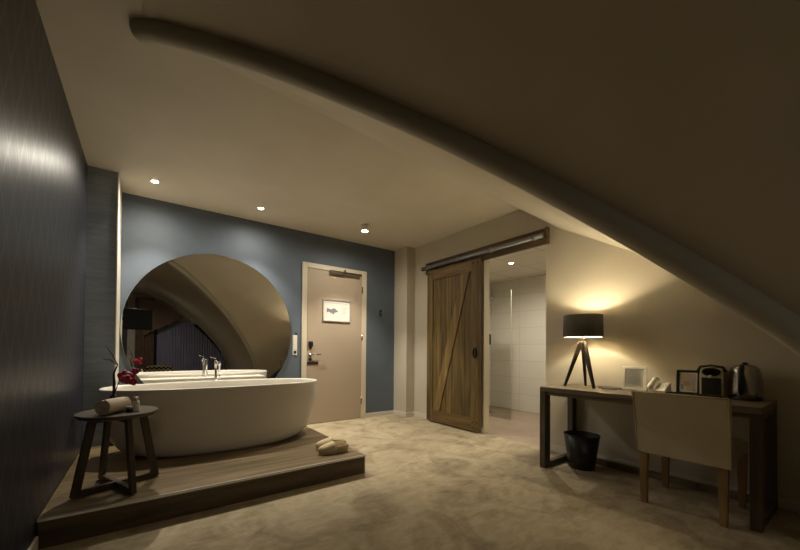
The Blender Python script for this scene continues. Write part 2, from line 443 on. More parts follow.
# bathroom beyond the doorway
BX, BY0, BY1, BZ = 5.60, 1.2, 4.22, 2.385
struct('floor_bathroom', MB().box((XR+.005, BY0-.1, -.1), (BX+.1, BY1+.1, -.004)), 'bath_floor')
struct('ceiling_bathroom', MB().box((XW, BY0, BZ), (BX, BY1, BZ+.1)), 'panel_ceiling')
struct('wall_bathroom_back', MB().box((BX, BY0, 0), (BX+.1, BY1, BZ+.1)), 'tile_yz')
struct('wall_bathroom_left', MB().box((XW, BY1, 0), (BX+.1, BY1+.1, BZ+.1)), 'tile_xz')
struct('wall_bathroom_right', MB().box((XW, BY0-.1, 0), (BX+.1, BY0, BZ+.1)), 'tile_xz')
t_ = MB().box((XR-.006, DY0, 2.30), (XW+.005, DY1, 2.312)).box((XR+.001, DY1-.012, 0), (XW+.01, DY1, DZ)).box((XR+.001, DY0, 0), (XW+.01, DY0+.012, DZ))
struct('trim_4', t_, 'frame_cream')

# ------------------------------------------------------------------ platform
PZ = .16
pl = thing('bath_platform', 'low wooden platform with plank top and silver edge strip carrying the bathtub', 'platform', (.57, 3.3, 0))
out_ = [(XL+.004, 2.50), (1.60, 2.50), (1.60, YB-.002), (-.228, YB-.002), (-.228, 4.076), (XL+.004, 4.076)]
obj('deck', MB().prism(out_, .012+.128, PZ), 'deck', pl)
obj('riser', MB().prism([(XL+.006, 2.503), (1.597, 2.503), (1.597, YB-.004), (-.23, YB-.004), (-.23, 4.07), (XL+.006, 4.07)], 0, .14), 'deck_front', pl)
es = MB().box((XL+.004, 2.495, PZ-.012), (1.605, 2.499, PZ+.002)).box((XL+.004, 2.495, PZ), (1.605, 2.507, PZ+.0025))
obj('edge_strip', es, 'alu', pl)['label'] = 'silver metal strip along the front edge'

# ------------------------------------------------------------------ ledge and tub
obj_l = obj('bath_ledge', MB().box((-.227, 4.015, PZ+.001), (1.39, 4.28, .702), .004), 'ledge')
tag(obj_l, 'long white boxed ledge behind the bathtub below the round mirror', 'ledge')
def sup(cx, cy, a, b, z, n=96, e=2.35, zf=None):
    r = []
    for k in range(n):
        th = 2*PI*k/n; c, s = math.cos(th), math.sin(th)
        r.append(Vector((cx+a*math.copysign(abs(c)**(2/e), c), cy+b*math.copysign(abs(s)**(2/e), s), z)))
    return r
tx, ty = .648, 3.595
TB = thing('bathtub', 'large white oval freestanding bathtub on the wooden platform', 'bathtub', (tx, ty, PZ))
prof = [(.64, .338, PZ+.001), (.70, .350, PZ+.008), (.76, .358, .19), (.830, .362, .235), (.882, .364, .31), (.918, .365, .41), (.938, .366, .52), (.950, .366, .62), (.957, .364, .70),
        (.960, .359, .722), (.959, .3575, .734), (.952, .352, .738), (.944, .346, .735), (.939, .342, .724),
        (.917, .330, .65), (.873, .316, .52), (.80, .294, .40), (.69, .262, .30), (.56, .22, .255), (.35, .13, .245)]
obj('shell', MB().loft([sup(tx, ty, a, b, z) for a, b, z in prof]), 'tub', TB)
obj('drain', MB().lathe((tx, ty, .2455), [(.0, 0), (.03, 0), (.032, .004), (.0, .006)][1:3], 20), 'chrome', TB)
# freestanding tap on the ledge
FX, FY = .643, 4.075
fa = thing('bath_tap', 'chrome pillar tap with side spray standing behind the bathtub', 'tap', (FX, FY, .703))
obj('column', MB().lathe((FX, FY, .703), [(.028, 0), (.028, .008), (.013, .012), (.013, .195), (.015, .20), (.015, .24), (.010, .246)], 24), 'chrome', fa)
obj('spout', MB().tube([(FX, FY, .935), (FX, FY-.07, .932), (FX, FY-.14, .924), (FX, FY-.155, .908)], [.012, .011, .010, .009], 14), 'chrome', fa)
obj('lever', MB().tube([(FX-.01, FY, .966), (FX+.0, FY+.0, .971), (FX-.055, FY+.01, .982)], [.008, .007, .004], 10), 'chrome', fa)
hs = obj('hand_shower', MB().tube([(FX+.034, FY-.005, .79), (FX+.034, FY-.005, .87), (FX+.038, FY-.012, .91), (FX+.030, FY-.02, .93)], [.008, .010, .014, .012], 14), 'chrome', fa)
obj('holder', MB().box((FX+.014, FY-.012, .855), (FX+.036, FY+.004, .87)), 'chrome', fa)
obj('hose', MB().tube([(FX+.034, FY-.005, .79), (FX+.040, FY+.0, .765), (FX+.045, FY+.01, .74), (FX+.03, FY+.014, .742)], .005, 8), 'chrome', fa)

# ------------------------------------------------------------------ mirror
mc = (.72, YB-.03, 1.29)
mi = thing('round_mirror', 'huge round frameless mirror on the blue wall above the bathtub', 'mirror', (.72, YB-.03, 1.29-.945))
obj('backing', MB().lathe((.72, YB-.004, 1.29), [(.90, 0), (.90, -.024)], 96, axis='Y'), 'black', mi)
obj('mirror_glass', MB().lathe((.72, YB-.028, 1.29), [(.9445, 0), (.945, -.0015), (.9435, -.003)], 160, axis='Y', smooth=False), 'mirror', mi)

# ------------------------------------------------------------------ entrance door
dr = MB(); x0, x1, zt = 1.83, 2.905, 2.325
dr.box((x0, YB-.03, 0), (x0+.072, YB, zt), .003).box((x1-.085, YB-.03, 0), (x1, YB, zt), .003).box((x0+.072, YB-.03, zt-.072), (x1-.085, YB, zt), .003)
d1_ = thing('door_1', 'x', 'x', ((x0+x1)/2, YB, 0)); del d1_['label']; del d1_['category']; d1_['kind'] = 'structure'
obj('door_frame', dr, 'frame_cream', d1_)['label'] = 'cream painted door frame'
obj('door_leaf', MB().box((x0+.076, YB-.022, .006), (x1-.089, YB, zt-.076), .002), 'leaf_taupe', d1_)
for z in (.28, 1.28, 2.02):
    obj('hinge', MB().lathe((x1-.087, YB-.032, z-.05), [(.008, 0), (.008, .10)], 12).box((x1-.089, YB-.032, z-.05), (x1-.07, YB-.028, z+.05)), 'steel', d1_)
cl_ = obj('door_closer', MB().box((2.25, YB-.072, 2.205), (2.50, YB-.022, 2.25), .006).box((2.50, YB-.058, 2.208), (2.76, YB-.04, 2.222)), 'steel', d1_)
obj('closer_arm', MB().box((2.48, YB-.06, 2.25), (2.51, YB-.035, 2.29), .003).box((2.25, YB-.052, 2.252), (2.80, YB-.036, 2.262)), 'steel', d1_)
hx = 1.955
obj('card_reader', MB().box((hx-.032, YB-.05, 1.115), (hx+.036, YB-.022, 1.195), .01).box((hx-.02, YB-.034, 1.085), (hx+.02, YB-.022, 1.115), .004), 'black', d1_)
hd = obj('door_handle', MB().lathe((hx, YB-.022, 1.005), [(.026, 0), (.026, -.01), (.011, -.012), (.011, -.05)], 20, axis='Y').tube([(hx, YB-.066, 1.005), (hx+.07, YB-.068, 1.005), (hx+.15, YB-.062, 1.005)], .009, 12), 'steel', d1_)
obj('lock', MB().lathe((hx-.003, YB-.022, .94), [(.024, 0), (.024, -.012), (.010, -.014), (.010, -.03)], 20, axis='Y'), 'iron', d1_)
obj('lock_plate', MB().box((hx-.045, YB-.032, .865), (hx+.125, YB-.022, .895), .004), 'iron', d1_)
# framed plan on the door
pf = thing('framed_print', 'silver framed landscape print of a grey fish shape hung on the entrance door', 'framed print', (2.37, YB-.03, 1.495))
fx0, fx1, fz0, fz1 = 2.14, 2.605, 1.495, 1.825; yf = YB-.022
b = MB(); q = .016
b.box((fx0, yf-.018, fz0), (fx1, yf, fz0+q)).box((fx0, yf-.018, fz1-q), (fx1, yf, fz1)).box((fx0, yf-.018, fz0+q), (fx0+q, yf, fz1-q)).box((fx1-q, yf-.018, fz0+q), (fx1, yf, fz1-q))
obj('frame', b, 'alu', pf)
obj('paper', MB().box((fx0+q, yf-.008, fz0+q), (fx1-q, yf-.002, fz1-q)), 'paper', pf)
b = MB(); pts = []
N = 26
for k in range(N):
    u_ = k/(N-1); x = 2.205+.19*u_; hgt = .006+.026*math.sin(PI*u_)**.7 + (.018*(u_ < .12))
    pts.append((x, hgt))
top = [Vector((x, yf-.0095, 1.66+h_*.9+.01*math.sin(x*60))) for x, h_ in pts]; bot = [Vector((x, yf-.0095, 1.66-h_)) for x, h_ in pts]
b.grid([top, bot], False)
b.box((2.30, yf-.0095, 1.605), (2.33, yf-.0085, 1.632)); b.box((2.27, yf-.0095, 1.612), (2.285, yf-.0085, 1.64))
for k in range(9): b.box((2.17, yf-.0095, 1.772-.0*k), (2.56, yf-.0085, 1.774))
for k in range(4): b.box((2.46, yf-.0095, 1.62+.028*k), (2.52+.02*(k % 2), yf-.0085, 1.623+.028*k))
obj('drawing', b, 'ink', pf)

# wall switches and hook
sw = thing('switch_panel', 'tall white switch panel on the blue wall between mirror and entrance door', 'switch', (1.73, YB, .995))
obj('plate', MB().box((1.70, YB-.010, .995), (1.765, YB, 1.275), .003), 'white', sw)
for k in range(4):
    z = 1.005+.068*k
    if k in (0,):
        obj('socket', MB().lathe((1.7325, YB-.0105, z+.03), [(.022, 0), (.022, -.003), (.019, -.001)], 20, axis='Y'), 'black', sw)
    else:
        obj('rocker', MB().box((1.709, YB-.016, z), (1.756, YB-.010, z+.06), .002), 'white', sw)
obj('sensor_cap', MB().box((1.735, YB-.014, 1.285), (1.762, YB, 1.31), .004), 'black', sw)
hk = thing('robe_hook', 'small dark metal double robe hook on the blue wall right of the entrance door', 'hook', (3.188, YB, 1.62))
obj('back_plate', MB().box((3.178, YB-.006, 1.63), (3.198, YB, 1.74), .002), 'iron', hk)
for z in (1.72, 1.65):
    obj('prong', MB().tube([(3.188, YB-.004, z), (3.188, YB-.03, z-.012), (3.188, YB-.045, z-.004), (3.188, YB-.048, z+.014)], .006, 10), 'iron', hk)

# ------------------------------------------------------------------ sliding barn door
BYa, BYb, bx0, bx1 = 2.862, 3.845, 3.560, 3.603
bd = thing('sliding_barn_door', 'rustic brown plank barn door with diagonal brace hanging beside bathroom opening', 'door', ((bx0+bx1)/2, 3.35, .02))
zb, ztp = .02, 2.285; sw_ = .125
obj('planks', MB().box((bx0+.016, BYa+.02, zb+.02), (bx1-.004, BYb-.02, ztp-.02)), 'barn_v', bd)
obj('stile', MB().box((bx0, BYa, zb), (bx1, BYa+.135, ztp), .004), 'barn_stile', bd)
obj('stile', MB().box((bx0, BYb-sw_, zb), (bx1, BYb, ztp), .004), 'barn_stile', bd)
obj('top_rail', MB().box((bx0+.001, BYa+.135, ztp-.15), (bx1-.001, BYb-sw_, ztp), .003), 'barn_rail', bd)
obj('bottom_rail', MB().box((bx0+.001, BYa+.135, zb), (bx1-.001, BYb-sw_, zb+.17), .003), 'barn_rail', bd)
A = Vector((bx0+.010, BYb-sw_-.075, zb+.17)); Bq = Vector((bx0+.010, BYa+.135+.10, ztp-.15))
br_ = MB()
wv = .095
r_ = [[Vector((bx0+.002, A.y+wv*.7, A.z)), Vector((bx0+.002, A.y-wv*.7, A.z)), Vector((bx0+.018, A.y-wv*.7, A.z)), Vector((bx0+.018, A.y+wv*.7, A.z))],
      [Vector((bx0+.002, Bq.y+wv*.7, Bq.z)), Vector((bx0+.002, Bq.y-wv*.7, Bq.z)), Vector((bx0+.018, Bq.y-wv*.7, Bq.z)), Vector((bx0+.018, Bq.y+wv*.7, Bq.z))]]
br_.loft(r_, smooth=False); obj('brace', br_, 'barn_brace', bd)
obj('pull_ring', MB().tube([(bx0-.004, 2.93+.026*math.cos(a), 1.05+.062*math.sin(a)) for a in [2*PI*k/20 for k in range(21)]], .011, 8, caps=False)
    .lathe((bx0, 2.93, 1.05), [(.030, 0), (.026, -.006)], 20, axis='X', sy=1), 'iron', bd)
for (yy, zz) in [(BYa+.035, zb+.045), (BYa+.035, zb+.12), (BYa+.10, zb+.045), (BYa+.10, zb+.12), (BYb-.035, zb+.07), (BYb-.09, zb+.07), (BYa+.035, ztp-.05), (BYa+.1, ztp-.05), (BYb-.06, ztp-.05)]:
    obj('bolt', MB().lathe((bx0+.001, yy, zz), [(.011, 0), (.009, -.006), (.003, -.008)], 12, axis='X'), 'iron', bd)
rl = thing('sliding_door_track', 'grey steel pipe track on a dark wooden header above the barn door', 'door track', (3.62, 2.95, 2.25))
obj('header', MB().box((3.626, 1.99, 2.262), (XR, 3.955, 2.440), .003), 'header', rl)['label'] = 'dark wooden header board'
obj('end_board', MB().box((3.590, 1.985, 2.262), (3.626, 2.003, 2.440), .002), 'header', rl)
obj('pipe', MB().tube([(3.585, 2.02, 2.352), (3.585, 3.97, 2.352)], .027, 20), 'galv', rl)
for yy in (2.12, 2.70, 3.25, 3.85):
    obj('bracket', MB().tube([(3.585, yy-.022, 2.352), (3.585, yy+.022, 2.352)], .034, 20).box((3.585, yy-.015, 2.34), (3.627, yy+.015, 2.365)), 'galv', rl)
obj('end_cap', MB().lathe((3.585, 3.965, 2.352), [(.033, 0), (.033, .03), (.02, .036)], 20, axis='Y'), 'galv', rl)
for yy in (3.02, 3.68):
    obj('hanger', MB().box((3.583, yy-.02, 2.27), (3.592, yy+.02, 2.33), .002), 'iron', rl)

# ------------------------------------------------------------------ bathroom contents
gp = thing('glass_shower_screen', 'clear frameless glass shower screen standing in the tiled bathroom', 'shower screen', (4.75, 3.7, -.004))
obj('pane', MB().box((4.745, 3.20, .0), (4.753, BY1, 2.05)), 'glass', gp)
obj('edge_profile', MB().box((4.744, 3.197, .0), (4.754, 3.201, 2.05)), 'glass_edge', gp)
def atpx(px, X):
    l = (px-CX)/FPX; d = Fw + Rt*l; k = X/d.x; return k*d.y
sx = 5.36
sh = thing('shower_set', 'chrome shower arm and rail on the side wall of the bathroom', 'shower', (sx, BY1, 1.8))
obj('shower_arm', MB().tube([(sx, BY1, 2.08), (sx, BY1-.12, 2.09), (sx, BY1-.18, 2.07)], .011, 12), 'chrome', sh)
obj('shower_head', MB().lathe((sx, BY1-.18, 2.045), [(.07, 0), (.07, .012), (.015, .026)], 24), 'chrome', sh)
obj('bar', MB().tube([(sx-.04, BY1, 1.86), (sx-.04, BY1-.09, 1.86), (sx-.05, BY1-.16, 1.85)], .012, 12), 'chrome', sh)
obj('riser_rail', MB().tube([(sx+.05, BY1-.03, 1.0), (sx+.05, BY1-.03, 2.1)], .009, 12), 'chrome', sh)
dp = obj('soap_dispenser', MB().box((5.42, BY1-.10, 1.20), (5.48, BY1, 1.40), .012), 'black'); tag(dp, 'black dispenser on the bathroom side wall seen through the doorway', 'dispenser')
dn = obj('shower_drain', MB().box((5.0, 3.75, -.006), (5.1, 4.18, .002)), 'steel'); tag(dn, 'bright steel strip drain in the bathroom floor', 'drain')

# ------------------------------------------------------------------ ceiling lamps
def downlight(x, y, lab, zc=ZC):
    o = thing('ceiling_downlight', lab, 'downlight', (x, y, zc-.006), 'recessed downlights' if zc == ZC else None)
    obj('trim_ring', MB().lathe((x, y, zc), [(.042, -.001), (.044, -.006), (.030, -.008), (.030, -.001)], 32, False, False), 'white', o)
    obj('lens', MB().lathe((x, y, zc), [(.030, -.001), (.028, -.005)], 28), 'glow', o)
downlight(.056, 4.074, 'leftmost recessed ceiling downlight, near the blue-grey pier')
downlight(1.118, 4.113, 'recessed ceiling downlight above the round mirror, right of the first')
downlight(-.27, -1.9, 'added fill downlight, out of view in the narrow flat ceiling strip behind the camera')  # invented fitting that houses the rear fill light
downlight(4.461, 3.012, 'recessed downlight in the panelled bathroom ceiling', BZ)
sp_ = thing('surface_spotlight', 'small surface mounted cylinder spotlight on the ceiling in front of entrance door', 'spotlight', (2.43, 3.86, ZC-.085))
obj('housing', MB().lathe((2.43, 3.86, ZC), [(.05, 0), (.05, -.08), (.045, -.083), (.040, -.078)], 32, True, False), 'white', sp_)
obj('lens', MB().lathe((2.43, 3.86, ZC), [(.040, -.078), (.038, -.082)], 28), 'glow', sp_)

# ------------------------------------------------------------------ side table and what stands on it
tc_ = Vector((-.14, 2.80, PZ))
tb = thing('side_table', 'round dark wooden side table with crossed splayed legs left of the bathtub', 'side table', tc_)
TZ = .66
PZT = PZ+.001
obj('tabletop', MB().lathe((tc_.x, tc_.y, 0), [(.205, TZ-.028), (.22, TZ-.014), (.221, TZ-.004), (.218, TZ)], 64), 'dark_wood_h', tb)
feet = [(-.343, 2.728), (-.052, 2.606), (.07, 2.892), (-.239, 3.025)]; cen = Vector((-.141, 2.813))
tops = []
for fx_, fy_ in feet:
    f_ = Vector((fx_, fy_)); c2 = Vector((tc_.x, tc_.y+.01))
    tp = c2 + (f_-cen)*.62; tops.append(tp)
    dd = (f_-cen).normalized(); sd = Vector((-dd.y, dd.x, 0))
    obj('leg', MB().beam((f_.x, f_.y, PZ+.007), (tp.x, tp.y, TZ-.027), .028, .042, side=sd), 'dark_wood', tb)
for i, j, h_ in ((0, 2, 0), (1, 3, .001)):
    a, b2 = Vector(feet[i]), Vector(feet[j])
    obj('floor_rail', MB().beam((a.x, a.y, PZ+.023+h_), (b2.x, b2.y, PZ+.023+h_), .028, .034), 'dark_wood', tb)
    a, b2 = tops[i], tops[j]
    obj('top_rail', MB().beam((a.x, a.y, TZ-.044-h_), (b2.x, b2.y, TZ-.044-h_), .028, .032), 'dark_wood', tb)
# rolled towel: spiral section extruded
tw = thing('rolled_towel', 'rolled beige bath towel lying on the round side table', 'towel', (-.19, 2.74, TZ))
def towel_roll(c, ax, L, r):
    ax = Vector(ax).normalized(); up = Vector((0, 0, 1)); sd = ax.cross(up).normalized()
    mb = MB(); turns = 4.2; n = 120; inner, outer = [], []
    th = .0115
    for k in range(n+1):
        a = turns*2*PI*k/n; rad = .008+(r-.008)*k/n
        outer.append((rad*math.cos(a), rad*math.sin(a)*.92))
    rows = []
    for e, wob in ((-1, 0), (-.94, .003), (0, .004), (.94, .003), (1, 0)):
        rows.append([c+ax*(L/2*e)+sd*x*(1+wob)+up*(y*(1+wob)+r*.93) for x, y in outer])
    mb.grid(rows); return mb
tr = obj('terry', towel_roll(Vector((-.165, 2.735, TZ)), (.50, .64, 0), .165, .051), 'towel', tw)
sd_ = tr.modifiers.new('thick', 'SOLIDIFY'); sd_.thickness = .0085; sd_.offset = 0
bt = thing('toiletry_bottle', 'small white toiletry bottle with cap on the round side table', 'bottle', (-.05, 2.73, TZ))
obj('body', MB().lathe((-.046, 2.735, TZ), [(.019, 0), (.021, .004), (.021, .060), (.017, .068)], 24, sy=.75), 'white', bt)
obj('cap', MB().lathe((-.046, 2.735, TZ), [(.014, .068), (.014, .092), (.012, .094)], 24), 'frame_cream', bt)
cj = thing('glass_jar', 'little dark glass jar beside the white bottle on the side table', 'jar', (-.075, 2.71, TZ))
obj('jar_body', MB().lathe((-.080, 2.712, TZ), [(.016, 0), (.018, .004), (.018, .024), (.015, .028)], 20), 'vase', cj)
obj('lid', MB().lathe((-.080, 2.712, TZ), [(.017, .028), (.017, .038), (.015, .040)], 20), 'alu', cj)
# orchid in vase
vx, vy = -.175, 2.90
vs_ = thing('orchid_vase', 'black vase with dark twig and crimson orchid blooms on the side table', 'flower vase', (vx, vy, TZ))
obj('vase', MB().lathe((vx, vy, TZ), [(.026, 0), (.036, .01), (.040, .035), (.030, .065), (.017, .085), (.020, .095), (.016, .094)], 28), 'vase', vs_)
obj('twig', MB().tube([(vx, vy, TZ+.07), (vx+.005, vy, TZ+.17), (vx+.0, vy+.01, TZ+.24), (vx+.02, vy+.005, TZ+.30), (vx-.005, vy+.0, TZ+.36), (vx-.045, vy, TZ+.43)], [.007, .009, .006, .004, .003, .0015], 8)
    .tube([(vx+.018, vy+.005, TZ+.30), (vx-.02, vy, TZ+.335), (vx-.06, vy, TZ+.338)], [.003, .0035, .0015], 8), 'stem', vs_)
obj('flower_stem', MB().tube([(vx, vy, TZ+.08), (vx+.03, vy, TZ+.19), (vx+.08, vy, TZ+.24), (vx+.13, vy, TZ+.265), (vx+.155, vy, TZ+.25)], .003, 8), 'stem', vs_)
def petal(mb, c, d, nrm, L, W):
    d = Vector(d).normalized(); nrm = Vector(nrm).normalized(); s = d.cross(nrm).normalized(); c = Vector(c)
    rows = []
    for i in range(7):
        u_ = i/6; wd = W*math.sin(PI*min(1, .08+.86*u_))**.75
        rows.append([c + d*L*u_ + s*wd*v_ + nrm*(.18*L*math.sin(PI*u_) - .25*wd*abs(v_)) for v_ in (-1, -.5, 0, .5, 1)])
    mb.grid(rows)
rnd = random.Random(3)
for k, (dx, dz, r) in enumerate([(.060, .222, .042), (.086, .210, .040), (.120, .255, .024), (.070, .200, .034), (.108, .186, .028)]):
    c = Vector((vx+dx, vy-.01-.012*k, TZ+dz)); mb = MB(); nrm = Vector((.1*rnd.uniform(-1, 1)+.1, -1, .25+.2*rnd.uniform(-1, 1))).normalized()
    t1 = nrm.cross(Vector((0, 0, 1))).normalized(); t2 = t1.cross(nrm)
    for j in range(5):
        a = 2*PI*j/5+.3+k; petal(mb, c, t1*math.cos(a)+t2*math.sin(a)+nrm*.25, nrm, r, r*(.42 if j % 2 else .6))
    fl = obj('bloom', mb, 'orchid', vs_)
    md = fl.modifiers.new('s', 'SOLIDIFY'); md.thickness = .0012
    obj('lip', MB().blob(c+nrm*.012, (.005, .006, .005), 2), 'orchid_lip', fl)

# ------------------------------------------------------------------ slippers on the platform corner
def slipper(x, y, rz, lab, tilt=0, z0=PZ):
    o = thing('slipper', lab, 'slipper', (0, 0, 0), 'beige slippers on the platform corner')
    def outline(n=28, s=1.0):
        pts = []
        for k in range(n):
            a = 2*PI*k/n; u_ = math.cos(a); v_ = math.sin(a)
            wd = .040 if u_ < 0 else .047
            pts.append((u_*.125*s, v_*wd*s*(1-.18*math.exp(-((u_+.1)/.3)**2))))
        return pts
    so_ = MB(); P = outline()
    so_.loft([[Vector((px, py, 0)) for px, py in outline(s=.97)], [Vector((px, py, .006)) for px, py in P], [Vector((px, py, .013)) for px, py in outline(s=.97)]], smooth=False)
    obj('sole', so_, 'slipper', o)
    up = MB(); rows = []
    for i in range(10):
        u_ = i/9; xx = -.01+.132*u_
        wd = .048*math.sqrt(max(.02, 1-max(0, (u_-.35)/.66)**2)); hh = .052*(1-.55*u_**1.5)*(1 if u_ < .97 else .5)
        rows.append([Vector((xx+.012*math.sin(a), -wd*math.cos(a), .010+hh*math.sin(a)**.8)) for a in [PI*j/14 for j in range(15)]])
    up.grid(rows); u1 = obj('upper', up, 'slipper', o); md = u1.modifiers.new('s', 'SOLIDIFY'); md.thickness = .006; md.offset = -1
    hb = MB(); rows = []
    for zf in (0, .5, 1):
        rows.append([Vector((-.005-.118*math.sin(a)*(1+.05*zf), .040*math.cos(a)*(1+.05*zf), .010+.030*zf)) for a in [PI*j/14 for j in range(15)]])
    hb.grid(rows); h1 = obj('heel_back', hb, 'slipper', o); md = h1.modifiers.new('s', 'SOLIDIFY'); md.thickness = .006
    o.location = (x, y, z0+.002); o.rotation_euler = (0, tilt, rz); o.scale = (1.12, 1.2, 1.6)
    return o
slipper(1.395, 2.705, PI-.10, 'beige towelling slipper lying nearest the platform front edge')
slipper(1.435, 2.835, PI-.25, 'beige towelling slipper lying behind its pair, further from the front edge')

# ------------------------------------------------------------------ desk
DX0, DX1, DYa, DYb, DT = 3.045, 3.640, .370, 1.750, .748
dk = thing('writing_desk', 'long dark wooden desk with open square end frames along the cream wall', 'desk', ((DX0+DX1)/2, (DYa+DYb)/2, 0))
obj('desktop', MB().box((DX0, DYa, DT-.042), (DX1, DYb, DT), .003), 'desk_wood', dk)
for y0 in (DYa, DYb-.052):
    y1 = y0+.052
    obj('leg', MB().box((DX0+.002, y0+.001, 0), (DX0+.092, y1, DT-.042), .002), 'desk_wood_z', dk)
    obj('leg', MB().box((DX1-.085, y0+.001, 0), (DX1-.002, y1, DT-.042), .002), 'desk_wood_z', dk)
    obj('floor_rail', MB().box((DX0+.092, y0+.003, 0), (DX1-.085, y1-.002, .05), .002), 'desk_wood_z', dk)
    obj('top_rail', MB().box((DX0+.092, y0+.003, DT-.075), (DX1-.085, y1-.002, DT-.042), .002), 'desk_wood_z', dk)
obj('apron', MB().box((DX0+.02, DYa+.052, DT-.075), (DX0+.045, DYb-.052, DT-.042)), 'desk_wood', dk)
obj('stretcher', MB().box((DX1-.06, DYa+.052, 0), (DX1-.02, DYb-.052, .055), .002), 'desk_wood', dk)

# desk lamp
lx, ly = 3.37, 1.52
dl = thing('table_lamp', 'black drum shade table lamp on dark wooden tripod standing on the desk', 'lamp', (lx, ly, DT))
apex = Vector((lx, ly, 1.165))
for fx_, fy_ in ((lx-.10, ly+.115), (lx+.125, ly+.03), (lx-.07, ly-.125)):
    f_ = Vector((fx_, fy_, DT+.004)); tp = apex + (Vector((fx_, fy_, 0))-Vector((lx, ly, 0)))*.10
    obj('leg', MB().beam(f_, (tp.x, tp.y, 1.165), .017, .020, .034, .036), 'lamp_wood', dl)
obj('hub', MB().lathe((lx, ly, 0), [(.020, 1.145), (.022, 1.15), (.022, 1.172), (.012, 1.178)], 20), 'lamp_wood', dl)
obj('socket', MB().lathe((lx, ly, 0), [(.006, 1.175), (.006, 1.215), (.016, 1.218), (.016, 1.255), (.012, 1.257)], 20), 'gold', dl)['label'] = 'brass bulb socket'
bl = obj('bulb', MB().lathe((lx, ly, 0), [(.010, 1.257), (.020, 1.272), (.027, 1.295), (.024, 1.318), (.012, 1.33)], 20), 'bulb', dl)
bl.visible_shadow = True
shd = obj('lamp_shade', MB().lathe((lx, ly, 0), [(.157, 1.212), (.163, 1.212), (.160, 1.417), (.156, 1.417)], 64, False, False), 'shade', dl)
ln_ = obj('shade_lining', MB().lathe((lx, ly, 0), [(.1565, 1.213), (.1555, 1.416)], 64, False, False), 'shade_in', shd)
sp3 = MB()
for k in range(3):
    a = 2*PI*k/3; sp3.tube([(lx+.015*math.cos(a), ly+.015*math.sin(a), 1.225), (lx+.155*math.cos(a), ly+.155*math.sin(a), 1.222)], .002, 6)
obj('shade_spider', sp3, 'gold', shd)
cb = tag(obj('lamp_cable', MB().tube([(3.40, 1.40, DT+.004), (3.44, 1.34, DT+.004), (3.43, 1.27, DT+.004), (3.47, 1.22, DT+.004), (3.52, 1.25, DT+.004)], .0035, 8), 'black'), 'thin black cable lying on the desk right of the lamp', 'cable')
bk = tag(obj('notepad', MB().box((3.36, 1.25, DT), (3.47, 1.37, DT+.006), .001, rz=.2), 'black'), 'thin dark notepad lying on the desk between lamp and white frame', 'notepad')
bk.location.z += 0
# leaning frames
def lean_frame(name, lab, X, y, wd, ht, fr, fm, im, lean=.16, rz=.10):
    o = thing(name, lab, 'picture frame', (0, 0, 0)); q = fr; t0 = .014
    b = MB()
    b.box((-t0/2, -wd/2, 0), (t0/2, wd/2, q), .0015).box((-t0/2, -wd/2, ht-q), (t0/2, wd/2, ht), .0015).box((-t0/2, -wd/2, q), (t0/2, -wd/2+q, ht-q)).box((-t0/2, wd/2-q, q), (t0/2, wd/2, ht-q))
    obj('frame', b, fm, o)
    obj('print', MB().box((-t0/2+.005, -wd/2+q, q), (t0/2-.002, wd/2-q, ht-q)), im, o)
    obj('easel_back', MB().beam((t0/2, 0, ht*.7), (.072, 0, .014), .03, .003, side=(0, 1, 0)), 'black', o)
    o['_p'] = (X, y, DT+.002); o['_r'] = (0, lean, rz)
    return o
def place(o):
    o.location = tuple(o['_p']); o.rotation_euler = tuple(o['_r']); del o['_p']; del o['_r']
# text page for white frame
wf = lean_frame('page_frame', 'white picture frame with a printed page standing on the desk beside the lamp', 3.47, 1.155, .172, .205, .022, M['white'], mat('page_paper', srgb(176, 172, 160), .8))
b = MB()
for k in range(12):
    z = .150-.0095*k; b.box((-.0036, -.045, z), (-.0018, .045 if k % 4 != 3 else .01, z+.0022))
b.box((-.0036, -.03, .163), (-.0018, .03, .168))
obj('printed_lines', b, 'ink', wf); place(wf); wf.name = 'page_frame'
t = NT('collage_print'); vo = t.add('ShaderNodeTexVoronoi', feature='F1', distance='CHEBYCHEV'); vo.inputs['Scale'].default_value = 26
t.link(coords(t), vo.inputs['Vector'])
hs_ = t.add('ShaderNodeHueSaturation'); hs_.inputs['Saturation'].default_value = .45; hs_.inputs['Value'].default_value = .9
t.link(vo.outputs['Color'], hs_.inputs['Color']); t.link(mix(t, .45, hs_.outputs[0], srgb(150, 125, 105)), t.b.inputs['Base Color']); M['collage'] = t.m
bfm = lean_frame('photo_frame', 'black framed collage picture standing on a tray left of the coffee machine', 3.50, .808, .140, .190, .018, M['black'], M['paper'])
obj('collage', MB().box((-.0046, -.042, .028), (-.0018, .042, .160)), 'collage', bfm); place(bfm)
tray = thing('serving_tray', 'flat black tray under the picture frame on the desk', 'tray', (3.44, .82, DT))
# put tray in front of frame base only
obj('tray_base', MB().box((3.37, .745, DT), (3.455, .91, DT+.006), .002), 'black', tray)
obj('tray_rim', MB().box((3.37, .745, DT+.006), (3.375, .91, DT+.018)).box((3.45, .745, DT+.006), (3.455, .91, DT+.018)).box((3.375, .745, DT+.006), (3.45, .75, DT+.018)).box((3.375, .905, DT+.006), (3.45, .91, DT+.018)), 'black', tray)
